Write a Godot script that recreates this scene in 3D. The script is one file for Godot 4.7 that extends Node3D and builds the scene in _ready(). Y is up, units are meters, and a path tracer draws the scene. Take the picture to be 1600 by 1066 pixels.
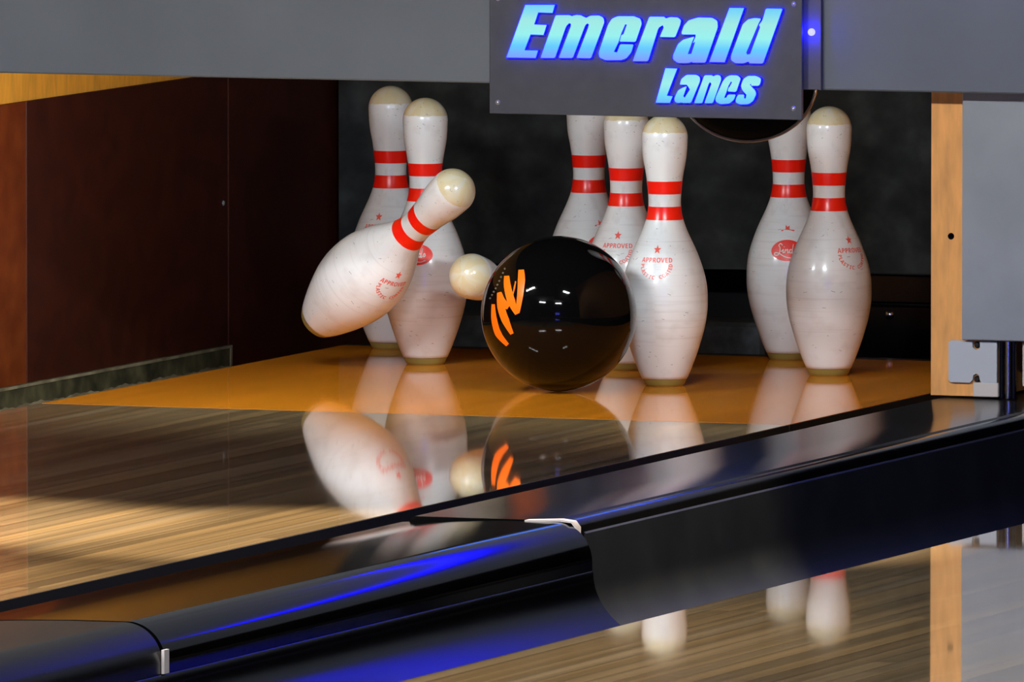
extends Node3D
# A bowling pin deck seen from the approach. x = across the lanes, y = up, z = towards the players. Lane surface at y = 0.

const YAW := 0.3533
const INCH := 0.0254
const PITCH := 1.891          # distance from lane to lane
const HALF := 0.546           # half the width of a lane
var rng := RandomNumberGenerator.new()
var used := {}
var sans: Font
var serif: Font

func _ready() -> void:
	rng.seed = 7
	sans = typeface("Droid Sans", 700)
	serif = typeface("Droid Serif", 700)
	make_camera()
	make_environment()
	make_room_lights()
	make_materials()
	make_room()
	make_lanes()
	make_pit()
	make_kickbacks()
	make_mask()
	make_sign()
	make_pins()
	make_ball()
	make_small_things()

# ---------------------------------------------------------------- camera, light

func make_camera() -> void:
	var cam := Camera3D.new()
	cam.name = "camera"
	cam.fov = rad_to_deg(2.0 * atan(533.0 / 24044.87))
	cam.near = 0.1
	cam.far = 100.0
	add_child(cam)
	cam.position = Vector3(7.3972, 1.6383, 20.0)
	cam.rotation = Vector3(-0.0731, YAW, 0.0)
	cam.current = true

func make_environment() -> void:
	var env := Environment.new()
	env.background_mode = Environment.BG_COLOR
	env.background_color = Color(0, 0, 0)
	env.tonemap_mode = Environment.TONE_MAPPER_LINEAR
	env.tonemap_exposure = 1.0
	env.sdfgi_enabled = true
	env.ssao_enabled = true
	env.ssil_enabled = true
	var we := WorldEnvironment.new()
	we.name = "environment"
	we.environment = env
	add_child(we)

const ADDED_FLOOD_ENERGY := 14.5
const LANE_SPOT_ENERGY := 32.0
const PIN_LAMP_ENERGY := 0.66
const BLUE_TUBE_ENERGY := 0.03

func area(parent: Node, called: String, size: Vector2, color: Color, energy: float, at: Vector3, towards: Vector3) -> void:
	var l := AreaLight3D.new()
	l.name = called
	l.area_size = size
	l.light_color = color
	l.light_energy = energy
	l.area_normalize_energy = true
	l.shadow_enabled = true
	l.area_range = 40.0
	l.area_attenuation = 2.0
	parent.add_child(l, true)
	l.position = at
	var up := Vector3.UP if absf(towards.normalized().y) < 0.9 else Vector3(0, 0, 1)
	l.basis = Basis.looking_at(towards, up)

func make_room_lights() -> void:
	# unseen flood lamps added under the ceiling to brighten the masking panel
	var spots := [[-0.6, "left one of the two"], [2.6, "right one of the two"]]
	var housing := mat(Color(0.75, 0.75, 0.74), 0.5)
	var glow := emit(Color(1.0, 0.94, 0.85), 6.0)
	for s in spots:
		var t := thing("added_flood_lamp", "white flood lamp added under the ceiling to light the masking panel, " + s[1], "lamp", Vector3(s[0], 2.70, 7.0), "added flood lamps over the lanes")
		var st := begin()
		add_box(st, Vector3(0, 0, 0.035), Vector3(1.25, 0.22, 0.06), 0.006)
		add_box(st, Vector3(0, 0.12, 0.04), Vector3(0.04, 0.2, 0.03), 0.002)
		obj("housing", st, housing, t)
		st = begin()
		add_box(st, Vector3(0, 0, -0.002), Vector3(1.19, 0.16, 0.012), 0.004)
		obj("diffuser", st, glow, t)
		area(t, "added_flood_light", Vector2(1.19, 0.16), Color(0.98, 0.98, 1.0), ADDED_FLOOD_ENERGY, Vector3(0, 0, -0.02), Vector3(0, 0, -1))
		t.basis = Basis.looking_at(Vector3(0.5 - s[0], -2.2, -6.4), Vector3.UP)
	# spotlights that wash the lanes in front of the mask: a narrow row, and a wider row added to brighten the lane nearer to the players
	var nth := ["first", "second", "third", "fourth", "fifth"]
	for k in 8:
		var narrow := k < 5
		var x := -1.0 + 0.5 * k if narrow else -0.6 + 0.65 * (k - 5)
		var t2 := thing("spotlight", "black can spotlight in the row closest to the pins, %s from the left" % nth[k] if narrow else "black can spotlight in the added second row from the pins, %s from the left" % nth[k - 5], "spotlight", Vector3(x, 2.999, 2.2 if narrow else 3.6), "can spotlights closest to the pins" if narrow else "added can spotlights of the second row")
		var st2 := begin()
		lathe(st2, [Vector2(0.0, 0.0), Vector2(0.05, 0.0), Vector2(0.05, -0.16), Vector2(0.044, -0.16), Vector2(0.04, -0.02), Vector2(0.0, -0.02)], 24)
		obj("can", st2, mat(Color(0.03, 0.03, 0.03), 0.4), t2)
		st2 = begin()
		lathe(st2, [Vector2(0.0, -0.03), Vector2(0.03, -0.035), Vector2(0.032, -0.06), Vector2(0.0, -0.075)], 20)
		obj("bulb", st2, emit(Color(1.0, 0.88, 0.72), 3.0), t2)
		var sp := SpotLight3D.new()
		sp.name = "spot_light"
		sp.light_color = Color(1.0, 0.93, 0.84)
		sp.light_energy = LANE_SPOT_ENERGY if narrow else LANE_SPOT_ENERGY * 0.36
		sp.light_size = 0.03
		sp.spot_angle = 9.0 if narrow else 23.0
		sp.spot_angle_attenuation = 0.6
		sp.spot_range = 40.0
		sp.shadow_enabled = true
		t2.add_child(sp, true)
		sp.position = Vector3(0, -0.165, 0)
		sp.rotation = Vector3(-PI / 2, 0, 0)

# ---------------------------------------------------------------- helpers

func typeface(family: String, weight: int) -> Font:
	var f := SystemFont.new()
	f.font_names = PackedStringArray([family])
	f.font_weight = weight
	return f

func numbered(called: String) -> String:
	if not used.has(called):
		used[called] = 0
		return called
	used[called] += 1
	return "%s_%03d" % [called, used[called]]

func thing(called: String, label: String, category: String, at := Vector3.ZERO, group := "") -> Node3D:
	var o := Node3D.new()
	o.name = numbered(called)
	add_child(o)
	o.position = at
	o.set_meta("label", label)
	o.set_meta("category", category)
	if group:
		o.set_meta("group", group)
	return o

func begin() -> SurfaceTool:
	var st := SurfaceTool.new()
	st.begin(Mesh.PRIMITIVE_TRIANGLES)
	return st

func obj(called: String, st: SurfaceTool, m: Material, parent: Node = self, at := Vector3.ZERO) -> MeshInstance3D:
	var o := MeshInstance3D.new()
	o.mesh = st.commit()
	o.material_override = m
	o.cast_shadow = GeometryInstance3D.SHADOW_CASTING_SETTING_ON
	o.name = numbered(called) if parent == self else called
	parent.add_child(o, true)
	o.position = at
	return o

func part(called: String, mesh: Mesh, m: Material, parent: Node) -> MeshInstance3D:
	var o := MeshInstance3D.new()
	o.mesh = mesh
	o.material_override = m
	o.name = called
	parent.add_child(o, true)
	return o

func tag(o: Node, label: String, category: String, group := "") -> void:
	o.set_meta("label", label)
	o.set_meta("category", category)
	if group:
		o.set_meta("group", group)

func struct(called: String, st: SurfaceTool, m: Material, label := "") -> MeshInstance3D:
	var o := obj(called, st, m)
	o.set_meta("kind", "structure")
	if label:
		o.set_meta("label", label)
	return o

func vert(st: SurfaceTool, p: Vector3, n: Vector3, uv: Vector2) -> void:
	st.set_normal(n)
	st.set_uv(uv)
	st.add_vertex(p)

# one triangle whose front looks along n
func tri(st: SurfaceTool, a: Vector3, b: Vector3, c: Vector3, n: Vector3, ua := Vector2.ZERO, ub := Vector2.ZERO, uc := Vector2.ZERO) -> void:
	if (c - a).cross(b - a).dot(n) < 0.0:
		var t := b
		b = c
		c = t
		var tu := ub
		ub = uc
		uc = tu
	vert(st, a, n, ua)
	vert(st, b, n, ub)
	vert(st, c, n, uc)

func quad(st: SurfaceTool, a: Vector3, b: Vector3, c: Vector3, d: Vector3, n: Vector3) -> void:
	tri(st, a, b, c, n)
	tri(st, a, c, d, n)

# a box with chamfered edges
func add_box(st: SurfaceTool, c: Vector3, s: Vector3, ch := 0.0) -> void:
	var h := s * 0.5
	for ax in 3:
		var b := (ax + 1) % 3
		var d := (ax + 2) % 3
		for sg in [-1.0, 1.0]:
			var n := Vector3.ZERO
			n[ax] = sg
			var q: Array[Vector3] = []
			for k in [[-1, -1], [1, -1], [1, 1], [-1, 1]]:
				var p := Vector3.ZERO
				p[ax] = sg * h[ax]
				p[b] = k[0] * (h[b] - ch)
				p[d] = k[1] * (h[d] - ch)
				q.append(c + p)
			var uvs: Array[Vector2] = []
			for p in q:
				uvs.append(Vector2(p[b], p[d]))
			tri(st, q[0], q[1], q[2], n, uvs[0], uvs[1], uvs[2])
			tri(st, q[0], q[2], q[3], n, uvs[0], uvs[2], uvs[3])
	if ch <= 0.0:
		return
	for ax in 3:
		var b := (ax + 1) % 3
		var d := (ax + 2) % 3
		for k in [[-1, -1], [1, -1], [1, 1], [-1, 1]]:
			var n := Vector3.ZERO
			n[b] = k[0]
			n[d] = k[1]
			n = n.normalized()
			var q: Array[Vector3] = []
			for e in [[-1, 0], [1, 0], [1, 1], [-1, 1]]:
				var p := Vector3.ZERO
				p[ax] = e[0] * (h[ax] - ch)
				p[b] = k[0] * (h[b] - (ch if e[1] else 0.0))
				p[d] = k[1] * (h[d] - (0.0 if e[1] else ch))
				q.append(c + p)
			quad(st, q[0], q[1], q[2], q[3], n)
	for k in 8:
		var s3 := Vector3(1 if k & 1 else -1, 1 if k & 2 else -1, 1 if k & 4 else -1)
		var q: Array[Vector3] = []
		for ax in 3:
			var p := s3 * (h - Vector3.ONE * ch)
			p[ax] = s3[ax] * h[ax]
			q.append(c + p)
		tri(st, q[0], q[1], q[2], s3.normalized())

# box from corner to corner
func span(st: SurfaceTool, lo: Vector3, hi: Vector3, ch := 0.0) -> void:
	add_box(st, (lo + hi) * 0.5, (hi - lo).abs(), ch)

# surface of revolution round y; profile points are (radius, height); corners sharper than the crease stay sharp
func lathe(st: SurfaceTool, pr: Array, seg: int, crease := 0.7) -> void:
	var n := pr.size()
	var fn: Array[Vector2] = []
	for i in n - 1:
		var d: Vector2 = pr[i + 1] - pr[i]
		fn.append(Vector2(d.y, -d.x).normalized())
	# decide the outside from the profile's turning: compare with the direction away from its centre
	var mid := Vector2.ZERO
	for p in pr:
		mid += p
	mid /= n
	mid.x = 0.0
	var vote := 0.0
	for i in n - 1:
		vote += fn[i].dot(((pr[i] + pr[i + 1]) as Vector2) * 0.5 - mid) * (pr[i + 1] - pr[i]).length()
	if vote < 0.0:
		for i in n - 1:
			fn[i] = -fn[i]
	for i in n - 1:
		var n0 := fn[i]
		var n1 := fn[i]
		if i > 0 and fn[i - 1].dot(fn[i]) > crease:
			n0 = (fn[i - 1] + fn[i]).normalized()
		if i < n - 2 and fn[i + 1].dot(fn[i]) > crease:
			n1 = (fn[i + 1] + fn[i]).normalized()
		var v0 := float(i) / (n - 1)
		var v1 := float(i + 1) / (n - 1)
		for k in seg:
			var a0 := TAU * k / seg
			var a1 := TAU * (k + 1) / seg
			var c0 := Vector3(sin(a0), 0, cos(a0))
			var c1 := Vector3(sin(a1), 0, cos(a1))
			var P: Array[Vector3] = [c0 * pr[i].x + Vector3.UP * pr[i].y, c1 * pr[i].x + Vector3.UP * pr[i].y, c1 * pr[i + 1].x + Vector3.UP * pr[i + 1].y, c0 * pr[i + 1].x + Vector3.UP * pr[i + 1].y]
			var N: Array[Vector3] = [c0 * n0.x + Vector3.UP * n0.y, c1 * n0.x + Vector3.UP * n0.y, c1 * n1.x + Vector3.UP * n1.y, c0 * n1.x + Vector3.UP * n1.y]
			var hmax: float = pr[n - 1].y if pr[n - 1].y != 0.0 else 1.0
			var U: Array[Vector2] = [Vector2(float(k) / seg, pr[i].y / hmax), Vector2(float(k + 1) / seg, pr[i].y / hmax), Vector2(float(k + 1) / seg, pr[i + 1].y / hmax), Vector2(float(k) / seg, pr[i + 1].y / hmax)]
			for t in [[0, 1, 2], [0, 2, 3]]:
				var a: int = t[0]
				var b: int = t[1]
				var c: int = t[2]
				if (P[c] - P[a]).cross(P[b] - P[a]).length() < 1e-14:
					continue
				if (P[c] - P[a]).cross(P[b] - P[a]).dot(N[a] + N[b] + N[c]) < 0.0:
					var s := b
					b = c
					c = s
				vert(st, P[a], N[a], U[a])
				vert(st, P[b], N[b], U[b])
				vert(st, P[c], N[c], U[c])

# closed outline in the xy plane swept along z, with both ends closed; smooth where the outline bends gently
func sweep_z(st: SurfaceTool, pts: PackedVector2Array, z0: float, z1: float, crease := 0.75) -> void:
	var n := pts.size()
	var area2 := 0.0
	for i in n:
		area2 += pts[i].cross(pts[(i + 1) % n])
	var sg := 1.0 if area2 > 0.0 else -1.0
	var fn: Array[Vector2] = []
	for i in n:
		var d := pts[(i + 1) % n] - pts[i]
		fn.append(Vector2(d.y, -d.x).normalized() * sg)
	var run := 0.0
	for i in n:
		var a := pts[i]
		var b := pts[(i + 1) % n]
		var n0 := fn[i]
		var n1 := fn[i]
		if fn[(i + n - 1) % n].dot(fn[i]) > crease:
			n0 = (fn[(i + n - 1) % n] + fn[i]).normalized()
		if fn[(i + 1) % n].dot(fn[i]) > crease:
			n1 = (fn[(i + 1) % n] + fn[i]).normalized()
		var w := (b - a).length()
		var A := Vector3(a.x, a.y, z0)
		var B := Vector3(b.x, b.y, z0)
		var C := Vector3(b.x, b.y, z1)
		var D := Vector3(a.x, a.y, z1)
		var N0 := Vector3(n0.x, n0.y, 0)
		var N1 := Vector3(n1.x, n1.y, 0)
		var P: Array[Vector3] = [A, B, C, D]
		var N: Array[Vector3] = [N0, N1, N1, N0]
		var U: Array[Vector2] = [Vector2(run, z0), Vector2(run + w, z0), Vector2(run + w, z1), Vector2(run, z1)]
		run += w
		for t in [[0, 1, 2], [0, 2, 3]]:
			var i0: int = t[0]
			var i1: int = t[1]
			var i2: int = t[2]
			if (P[i2] - P[i0]).cross(P[i1] - P[i0]).dot(N0 + N1) < 0.0:
				var s := i1
				i1 = i2
				i2 = s
			vert(st, P[i0], N[i0], U[i0])
			vert(st, P[i1], N[i1], U[i1])
			vert(st, P[i2], N[i2], U[i2])
	var idx := Geometry2D.triangulate_polygon(pts)
	for k in range(0, idx.size(), 3):
		for e in [[z0, -signf(z1 - z0)], [z1, signf(z1 - z0)]]:
			var p0 := pts[idx[k]]
			var p1 := pts[idx[k + 1]]
			var p2 := pts[idx[k + 2]]
			tri(st, Vector3(p0.x, p0.y, e[0]), Vector3(p1.x, p1.y, e[0]), Vector3(p2.x, p2.y, e[0]), Vector3(0, 0, e[1]), p0, p1, p2)

# the front faces of a word as flat triangles, centred on x, base line at 0, letters of the given height
func word(text: String, font: Font, height: float) -> PackedVector2Array:
	var t := TextMesh.new()
	t.text = text
	t.font = font
	t.font_size = 64
	t.pixel_size = 0.01
	t.depth = 0.02
	t.curve_step = 3.0
	t.vertical_alignment = VERTICAL_ALIGNMENT_BOTTOM
	var out := PackedVector2Array()
	if t.get_surface_count() == 0:
		return out
	var a := t.surface_get_arrays(0)
	var v: PackedVector3Array = a[Mesh.ARRAY_VERTEX]
	var idx = a[Mesh.ARRAY_INDEX]
	var order: Array = range(v.size()) if idx == null or idx.size() == 0 else Array(idx)
	for k in range(0, order.size(), 3):
		var p := v[order[k]]
		var q := v[order[k + 1]]
		var r := v[order[k + 2]]
		if p.z > 0.005 and q.z > 0.005 and r.z > 0.005:
			for w in [p, q, r]:
				out.append(Vector2(w.x, w.y))
	if out.is_empty():
		return out
	var lo := out[0]
	var hi := out[0]
	for p in out:
		lo = lo.min(p)
		hi = hi.max(p)
	var s := height / (hi.y - lo.y)
	for i in out.size():
		out[i] = Vector2((out[i].x - (lo.x + hi.x) * 0.5) * s, (out[i].y - lo.y) * s)
	return out

# ribbon of flat triangles along a line, with a width at each point
func ribbon(pts: Array, widths: Array, steps := 6) -> PackedVector2Array:
	var fine: Array[Vector2] = []
	var w: Array[float] = []
	for i in pts.size() - 1:
		var p0: Vector2 = pts[maxi(i - 1, 0)]
		var p1: Vector2 = pts[i]
		var p2: Vector2 = pts[i + 1]
		var p3: Vector2 = pts[mini(i + 2, pts.size() - 1)]
		for k in steps:
			var t := float(k) / steps
			fine.append(p1.cubic_interpolate(p2, p0, p3, t))
			w.append(lerpf(widths[i], widths[i + 1], t))
	fine.append(pts[-1])
	w.append(widths[-1])
	var out := PackedVector2Array()
	for i in fine.size() - 1:
		var d0 := (fine[mini(i + 1, fine.size() - 1)] - fine[maxi(i - 1, 0)]).normalized().orthogonal()
		var d1 := (fine[mini(i + 2, fine.size() - 1)] - fine[i]).normalized().orthogonal()
		var a := fine[i] + d0 * w[i] * 0.5
		var b := fine[i] - d0 * w[i] * 0.5
		var c := fine[i + 1] - d1 * w[i + 1] * 0.5
		var d := fine[i + 1] + d1 * w[i + 1] * 0.5
		for p in [a, b, c, a, c, d]:
			out.append(p)
	return out

func poly_tris(pts: PackedVector2Array) -> PackedVector2Array:
	var out := PackedVector2Array()
	for i in Geometry2D.triangulate_polygon(pts):
		out.append(pts[i])
	return out

func rotated2(t: PackedVector2Array, ang: float, by: Vector2) -> PackedVector2Array:
	var out := PackedVector2Array()
	for p in t:
		out.append(p.rotated(ang) + by)
	return out

# ---------------------------------------------------------------- materials

var M := {}

func mat(c: Color, rough: float, metal := 0.0, spec := 0.5) -> StandardMaterial3D:
	var m := StandardMaterial3D.new()
	m.albedo_color = c
	m.roughness = rough
	m.metallic = metal
	m.metallic_specular = spec
	return m

func emit(c: Color, energy: float) -> StandardMaterial3D:
	var m := StandardMaterial3D.new()
	m.albedo_color = Color(0.02, 0.02, 0.02)
	m.roughness = 0.5
	m.emission_enabled = true
	m.emission = c
	m.emission_energy_multiplier = energy
	return m

func noise_tex(seed_n: int, freq: float, lo: Color, hi: Color, size := 512, oct := 4) -> NoiseTexture2D:
	var n := FastNoiseLite.new()
	n.seed = seed_n
	n.frequency = freq
	n.fractal_octaves = oct
	var g := Gradient.new()
	g.set_color(0, lo)
	g.set_color(1, hi)
	var t := NoiseTexture2D.new()
	t.noise = n
	t.width = size
	t.height = size
	t.seamless = true
	t.color_ramp = g
	return t

func tri_mat(seed_n: int, freq: float, lo: Color, hi: Color, rough: float, scale := 1.0) -> StandardMaterial3D:
	var m := mat(Color.WHITE, rough)
	m.albedo_texture = noise_tex(seed_n, freq, lo, hi)
	m.uv1_triplanar = true
	m.uv1_world_triplanar = true
	m.uv1_scale = Vector3.ONE * scale
	return m

# boards running along z; u goes across the lane
func board_image(base: Color, boards: int, spread: float, seed_n: int, seam := 0.72, w := 780, h := 1024) -> Image:
	var r := RandomNumberGenerator.new()
	r.seed = seed_n
	var n := FastNoiseLite.new()
	n.seed = seed_n
	n.frequency = 0.02
	n.fractal_octaves = 3
	var img := Image.create(w, h, false, Image.FORMAT_RGB8)
	var cut: Array[int] = []
	var tone: Array = []
	for b in boards:
		cut.append(r.randi_range(0, h - 1))
		tone.append([r.randf_range(-spread, spread), r.randf_range(-spread, spread), r.randf_range(-0.4, 0.4)])
	for x in w:
		var b := int(float(x) / w * boards)
		var inside := float(x) / w * boards - b
		for y in h:
			var t: float = tone[b][0] if y < cut[b] else tone[b][1]
			var g := n.get_noise_2d(x * 3.6, y * 0.07) * spread * 1.5
			var k: float = 1.0 + t + g
			if inside < 0.07:
				k *= seam
			var warm: float = tone[b][2] * spread
			img.set_pixel(x, y, Color(clampf(base.r * k * (1.0 + warm * 0.4), 0, 1), clampf(base.g * k, 0, 1), clampf(base.b * k * (1.0 - warm), 0, 1)))
	return img

func wood(base: Color, seed_n: int) -> ImageTexture:
	var n := FastNoiseLite.new()
	n.seed = seed_n
	n.frequency = 0.03
	n.fractal_octaves = 4
	var img := Image.create(256, 512, false, Image.FORMAT_RGB8)
	for x in 256:
		for y in 512:
			var k := 1.0 + 0.10 * n.get_noise_2d(x * 2.5, y * 0.3) + 0.05 * n.get_noise_2d(x * 9.0 + 400.0, y * 0.5)
			img.set_pixel(x, y, Color(clampf(base.r * k, 0, 1), clampf(base.g * k, 0, 1), clampf(base.b * k, 0, 1)))
	return ImageTexture.create_from_image(img)

# pin coating: ivory plastic, the crown of the head yellowed, rubbed rings and scuffs
func pin_image(seed_n: int) -> Image:
	var r := RandomNumberGenerator.new()
	r.seed = seed_n
	var n := FastNoiseLite.new()
	n.seed = seed_n
	n.frequency = 0.012
	n.fractal_octaves = 4
	var w := 512
	var h := 768
	var img := Image.create(w, h, false, Image.FORMAT_RGB8)
	var ring: Array[float] = []
	for y in h:
		ring.append(r.randf())
	var white := Color(0.855, 0.875, 0.875)
	var aged := Color(0.80, 0.755, 0.60)
	var grey := Color(0.70, 0.695, 0.685)
	for y in h:
		var up := float(y) / h
		for x in w:
			var blot := n.get_noise_2d(x, y)
			var streak := n.get_noise_2d(x * 0.25 + 900.0, y * 5.0)
			var c := white
			var edge := 0.934 + 0.004 * n.get_noise_2d(x * 2.0, 77.0)
			if up > edge:
				c = aged.lerp(white, clampf(blot * 0.6 + 0.15, 0.0, 1.0))
			if up > 0.15 and up < 0.56:
				c = c.lerp(grey, clampf(streak * 0.5 + (ring[y] - 0.8) * 0.25, 0.0, 0.25))
			c = c.lerp(grey, clampf(blot * 0.5 - 0.08, 0.0, 0.3))
			img.set_pixel(x, y, c)
	# scuffs, most of them on the head and the belly
	for k in 130:
		var head := r.randf() < 0.45
		var y0 := int((r.randf_range(0.76, 0.985) if head else r.randf_range(0.05, 0.60)) * h)
		var x0 := r.randi_range(0, w - 1)
		var l := r.randi_range(2, 9)
		var ang := r.randf_range(-0.7, 0.7)
		var dark := Color(0.22, 0.21, 0.19).lerp(Color(0.55, 0.53, 0.48), r.randf())
		for i in l:
			var px := posmod(x0 + int(i * cos(ang)), w)
			var py := clampi(y0 + int(i * sin(ang)), 0, h - 1)
			img.set_pixel(px, py, img.get_pixel(px, py).lerp(dark, 0.75))
			if l < 4:
				img.set_pixel(posmod(px + 1, w), py, img.get_pixel(posmod(px + 1, w), py).lerp(dark, 0.6))
	return img

func make_materials() -> void:
	var lane := mat(Color.WHITE, 0.05)
	lane.clearcoat_enabled = true
	lane.clearcoat = 1.0
	lane.clearcoat_roughness = 0.03
	lane.albedo_texture = ImageTexture.create_from_image(board_image(Color(0.81, 0.685, 0.49), 39, 0.12, 11, 0.82))
	M.lane = lane
	var deck := mat(Color.WHITE, 0.05)
	deck.albedo_texture = ImageTexture.create_from_image(board_image(Color(0.92, 0.56, 0.12), 39, 0.04, 12, 0.97))
	M.deck = deck
	M.black_gloss = mat(Color(0.022, 0.022, 0.023), 0.09)
	M.gutter_black = mat(Color(0.022, 0.022, 0.023), 0.2)
	M.black_satin = tri_mat(3, 0.02, Color(0.03, 0.032, 0.032), Color(0.06, 0.06, 0.058), 0.18, 0.6)
	M.black_dull = mat(Color(0.05, 0.048, 0.05), 0.26)
	M.black_matt = tri_mat(4, 0.03, Color(0.02, 0.02, 0.02), Color(0.05, 0.05, 0.05), 0.6, 0.7)
	M.gutter_grey = tri_mat(5, 0.02, Color(0.055, 0.065, 0.06), Color(0.125, 0.14, 0.13), 0.55, 0.8)
	M.rubber = mat(Color(0.015, 0.015, 0.015), 0.7)
	var w := mat(Color.WHITE, 0.55)
	w.albedo_texture = wood(Color(0.93, 0.66, 0.36), 21)
	w.uv1_triplanar = true
	w.uv1_world_triplanar = true
	w.uv1_scale = Vector3(2, 2, 2)
	M.wood = w
	var ow: StandardMaterial3D = w.duplicate()
	ow.albedo_texture = wood(Color(0.97, 0.69, 0.24), 22)
	M.amber_wood = ow
	M.bracket = mat(Color(0.74, 0.76, 0.785), 0.45)
	M.kick = tri_mat(6, 0.03, Color(0.23, 0.085, 0.04), Color(0.31, 0.125, 0.055), 0.45, 1.0)
	M.lit_brown_plate = tri_mat(18, 0.02, Color(0.42, 0.17, 0.045), Color(0.57, 0.27, 0.09), 0.45, 1.5)  # kick plate brown with the reddish glow painted in
	M.curtain = tri_mat(7, 0.012, Color(0.06, 0.07, 0.067), Color(0.27, 0.29, 0.28), 0.8, 2.0)
	M.worn_dark = tri_mat(19, 0.02, Color(0.16, 0.15, 0.08), Color(0.44, 0.41, 0.28), 0.6, 1.6)
	M.worn = tri_mat(8, 0.02, Color(0.42, 0.38, 0.28), Color(0.72, 0.66, 0.52), 0.6, 1.6)
	M.pit_grey = tri_mat(9, 0.03, Color(0.13, 0.15, 0.15), Color(0.30, 0.33, 0.34), 0.6, 2.0)
	M.mask = tri_mat(10, 0.01, Color(0.37, 0.40, 0.42), Color(0.425, 0.455, 0.475), 0.6, 0.5)
	M.sign = tri_mat(13, 0.05, Color(0.24, 0.255, 0.295), Color(0.285, 0.295, 0.33), 0.45, 1.0)
	M.steel = tri_mat(14, 0.01, Color(0.54, 0.565, 0.59), Color(0.61, 0.635, 0.655), 0.5, 1.0)
	M.chrome = mat(Color(0.8, 0.81, 0.83), 0.16, 1.0)
	M.white_plate = mat(Color(0.82, 0.79, 0.76), 0.5)
	M.red = mat(Color(0.95, 0.10, 0.03), 0.28)
	M.print_red = mat(Color(0.90, 0.36, 0.30), 0.35)
	M.oval_red = mat(Color(0.93, 0.17, 0.11), 0.35)
	M.print_white = mat(Color(0.9, 0.8, 0.76), 0.4)
	M.olive = mat(Color(0.52, 0.47, 0.24), 0.4)
	for k in 3:
		var p := mat(Color.WHITE, 0.3)
		p.albedo_texture = ImageTexture.create_from_image(pin_image(31 + k))
		p.clearcoat_enabled = true
		p.clearcoat = 0.5
		p.clearcoat_roughness = 0.12
		M["pin%d" % k] = p
	M.ball = mat(Color(0.022, 0.022, 0.024), 0.05, 0.0, 0.28)
	M.orange = mat(Color(0.93, 0.42, 0.04), 0.25)
	M.grey_print = mat(Color(0.32, 0.30, 0.26), 0.3)
	M.ceiling = tri_mat(15, 0.02, Color(0.33, 0.34, 0.35), Color(0.40, 0.41, 0.42), 0.9, 0.4)
	M.wall = tri_mat(16, 0.02, Color(0.22, 0.21, 0.22), Color(0.27, 0.26, 0.27), 0.8, 0.4)
	M.floor = tri_mat(17, 0.02, Color(0.10, 0.09, 0.09), Color(0.16, 0.15, 0.14), 0.6, 0.4)
	M.dark_wall = mat(Color(0.03, 0.03, 0.032), 0.8)

# ---------------------------------------------------------------- the hall

func make_room() -> void:
	var st := begin()
	span(st, Vector3(-3.2, -0.55, -1.9), Vector3(9.8, -0.35, 24.2))
	span(st, Vector3(-3.0, -0.35, 18.7), Vector3(9.6, 0.0, 24.0), 0.0)
	struct("floor", st, M.floor, "dark floor of the hall and the approach")
	st = begin()
	span(st, Vector3(-3.2, 3.0, -1.9), Vector3(9.8, 3.2, 24.2))
	struct("ceiling", st, M.ceiling, "grey ceiling of the hall")
	st = begin()
	span(st, Vector3(-3.2, -0.35, -1.9), Vector3(-3.0, 3.0, 24.2))
	struct("wall_left", st, M.wall, "dark grey side wall left of the lanes")
	st = begin()
	span(st, Vector3(9.6, -0.35, -1.9), Vector3(9.8, 3.0, 24.2))
	struct("wall_right", st, M.wall, "dark grey side wall right of the lanes")
	st = begin()
	span(st, Vector3(-3.0, -0.35, 24.0), Vector3(9.6, 3.0, 24.2))
	struct("wall_front", st, M.wall, "dark grey wall behind the approach")
	st = begin()
	span(st, Vector3(-3.0, -0.35, -1.9), Vector3(9.6, 3.0, -1.7))
	struct("wall_back", st, M.dark_wall, "black wall behind the pits")

func slab(st: SurfaceTool, x0: float, x1: float, z0: float, z1: float, deep: float) -> void:
	var a := Vector3(x0, 0, z0)
	var b := Vector3(x1, 0, z0)
	var c := Vector3(x1, 0, z1)
	var d := Vector3(x0, 0, z1)
	var r := 3.0
	tri(st, a, b, c, Vector3.UP, Vector2(0, z0 / r), Vector2(1, z0 / r), Vector2(1, z1 / r))
	tri(st, a, c, d, Vector3.UP, Vector2(0, z0 / r), Vector2(1, z1 / r), Vector2(0, z1 / r))
	var dn := Vector3(0, -deep, 0)
	quad(st, a, b, b + dn, a + dn, Vector3(0, 0, -1))
	quad(st, d, c, c + dn, d + dn, Vector3(0, 0, 1))
	quad(st, a, d, d + dn, a + dn, Vector3(-1, 0, 0))
	quad(st, b, c, c + dn, b + dn, Vector3(1, 0, 0))
	quad(st, a + dn, b + dn, c + dn, d + dn, Vector3(0, -1, 0))

func arc(c: Vector2, rx: float, ry: float, a0: float, a1: float, n: int) -> PackedVector2Array:
	var out := PackedVector2Array()
	for k in n + 1:
		var a := deg_to_rad(lerpf(a0, a1, float(k) / n))
		out.append(c + Vector2(cos(a) * rx, sin(a) * ry))
	return out

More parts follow.
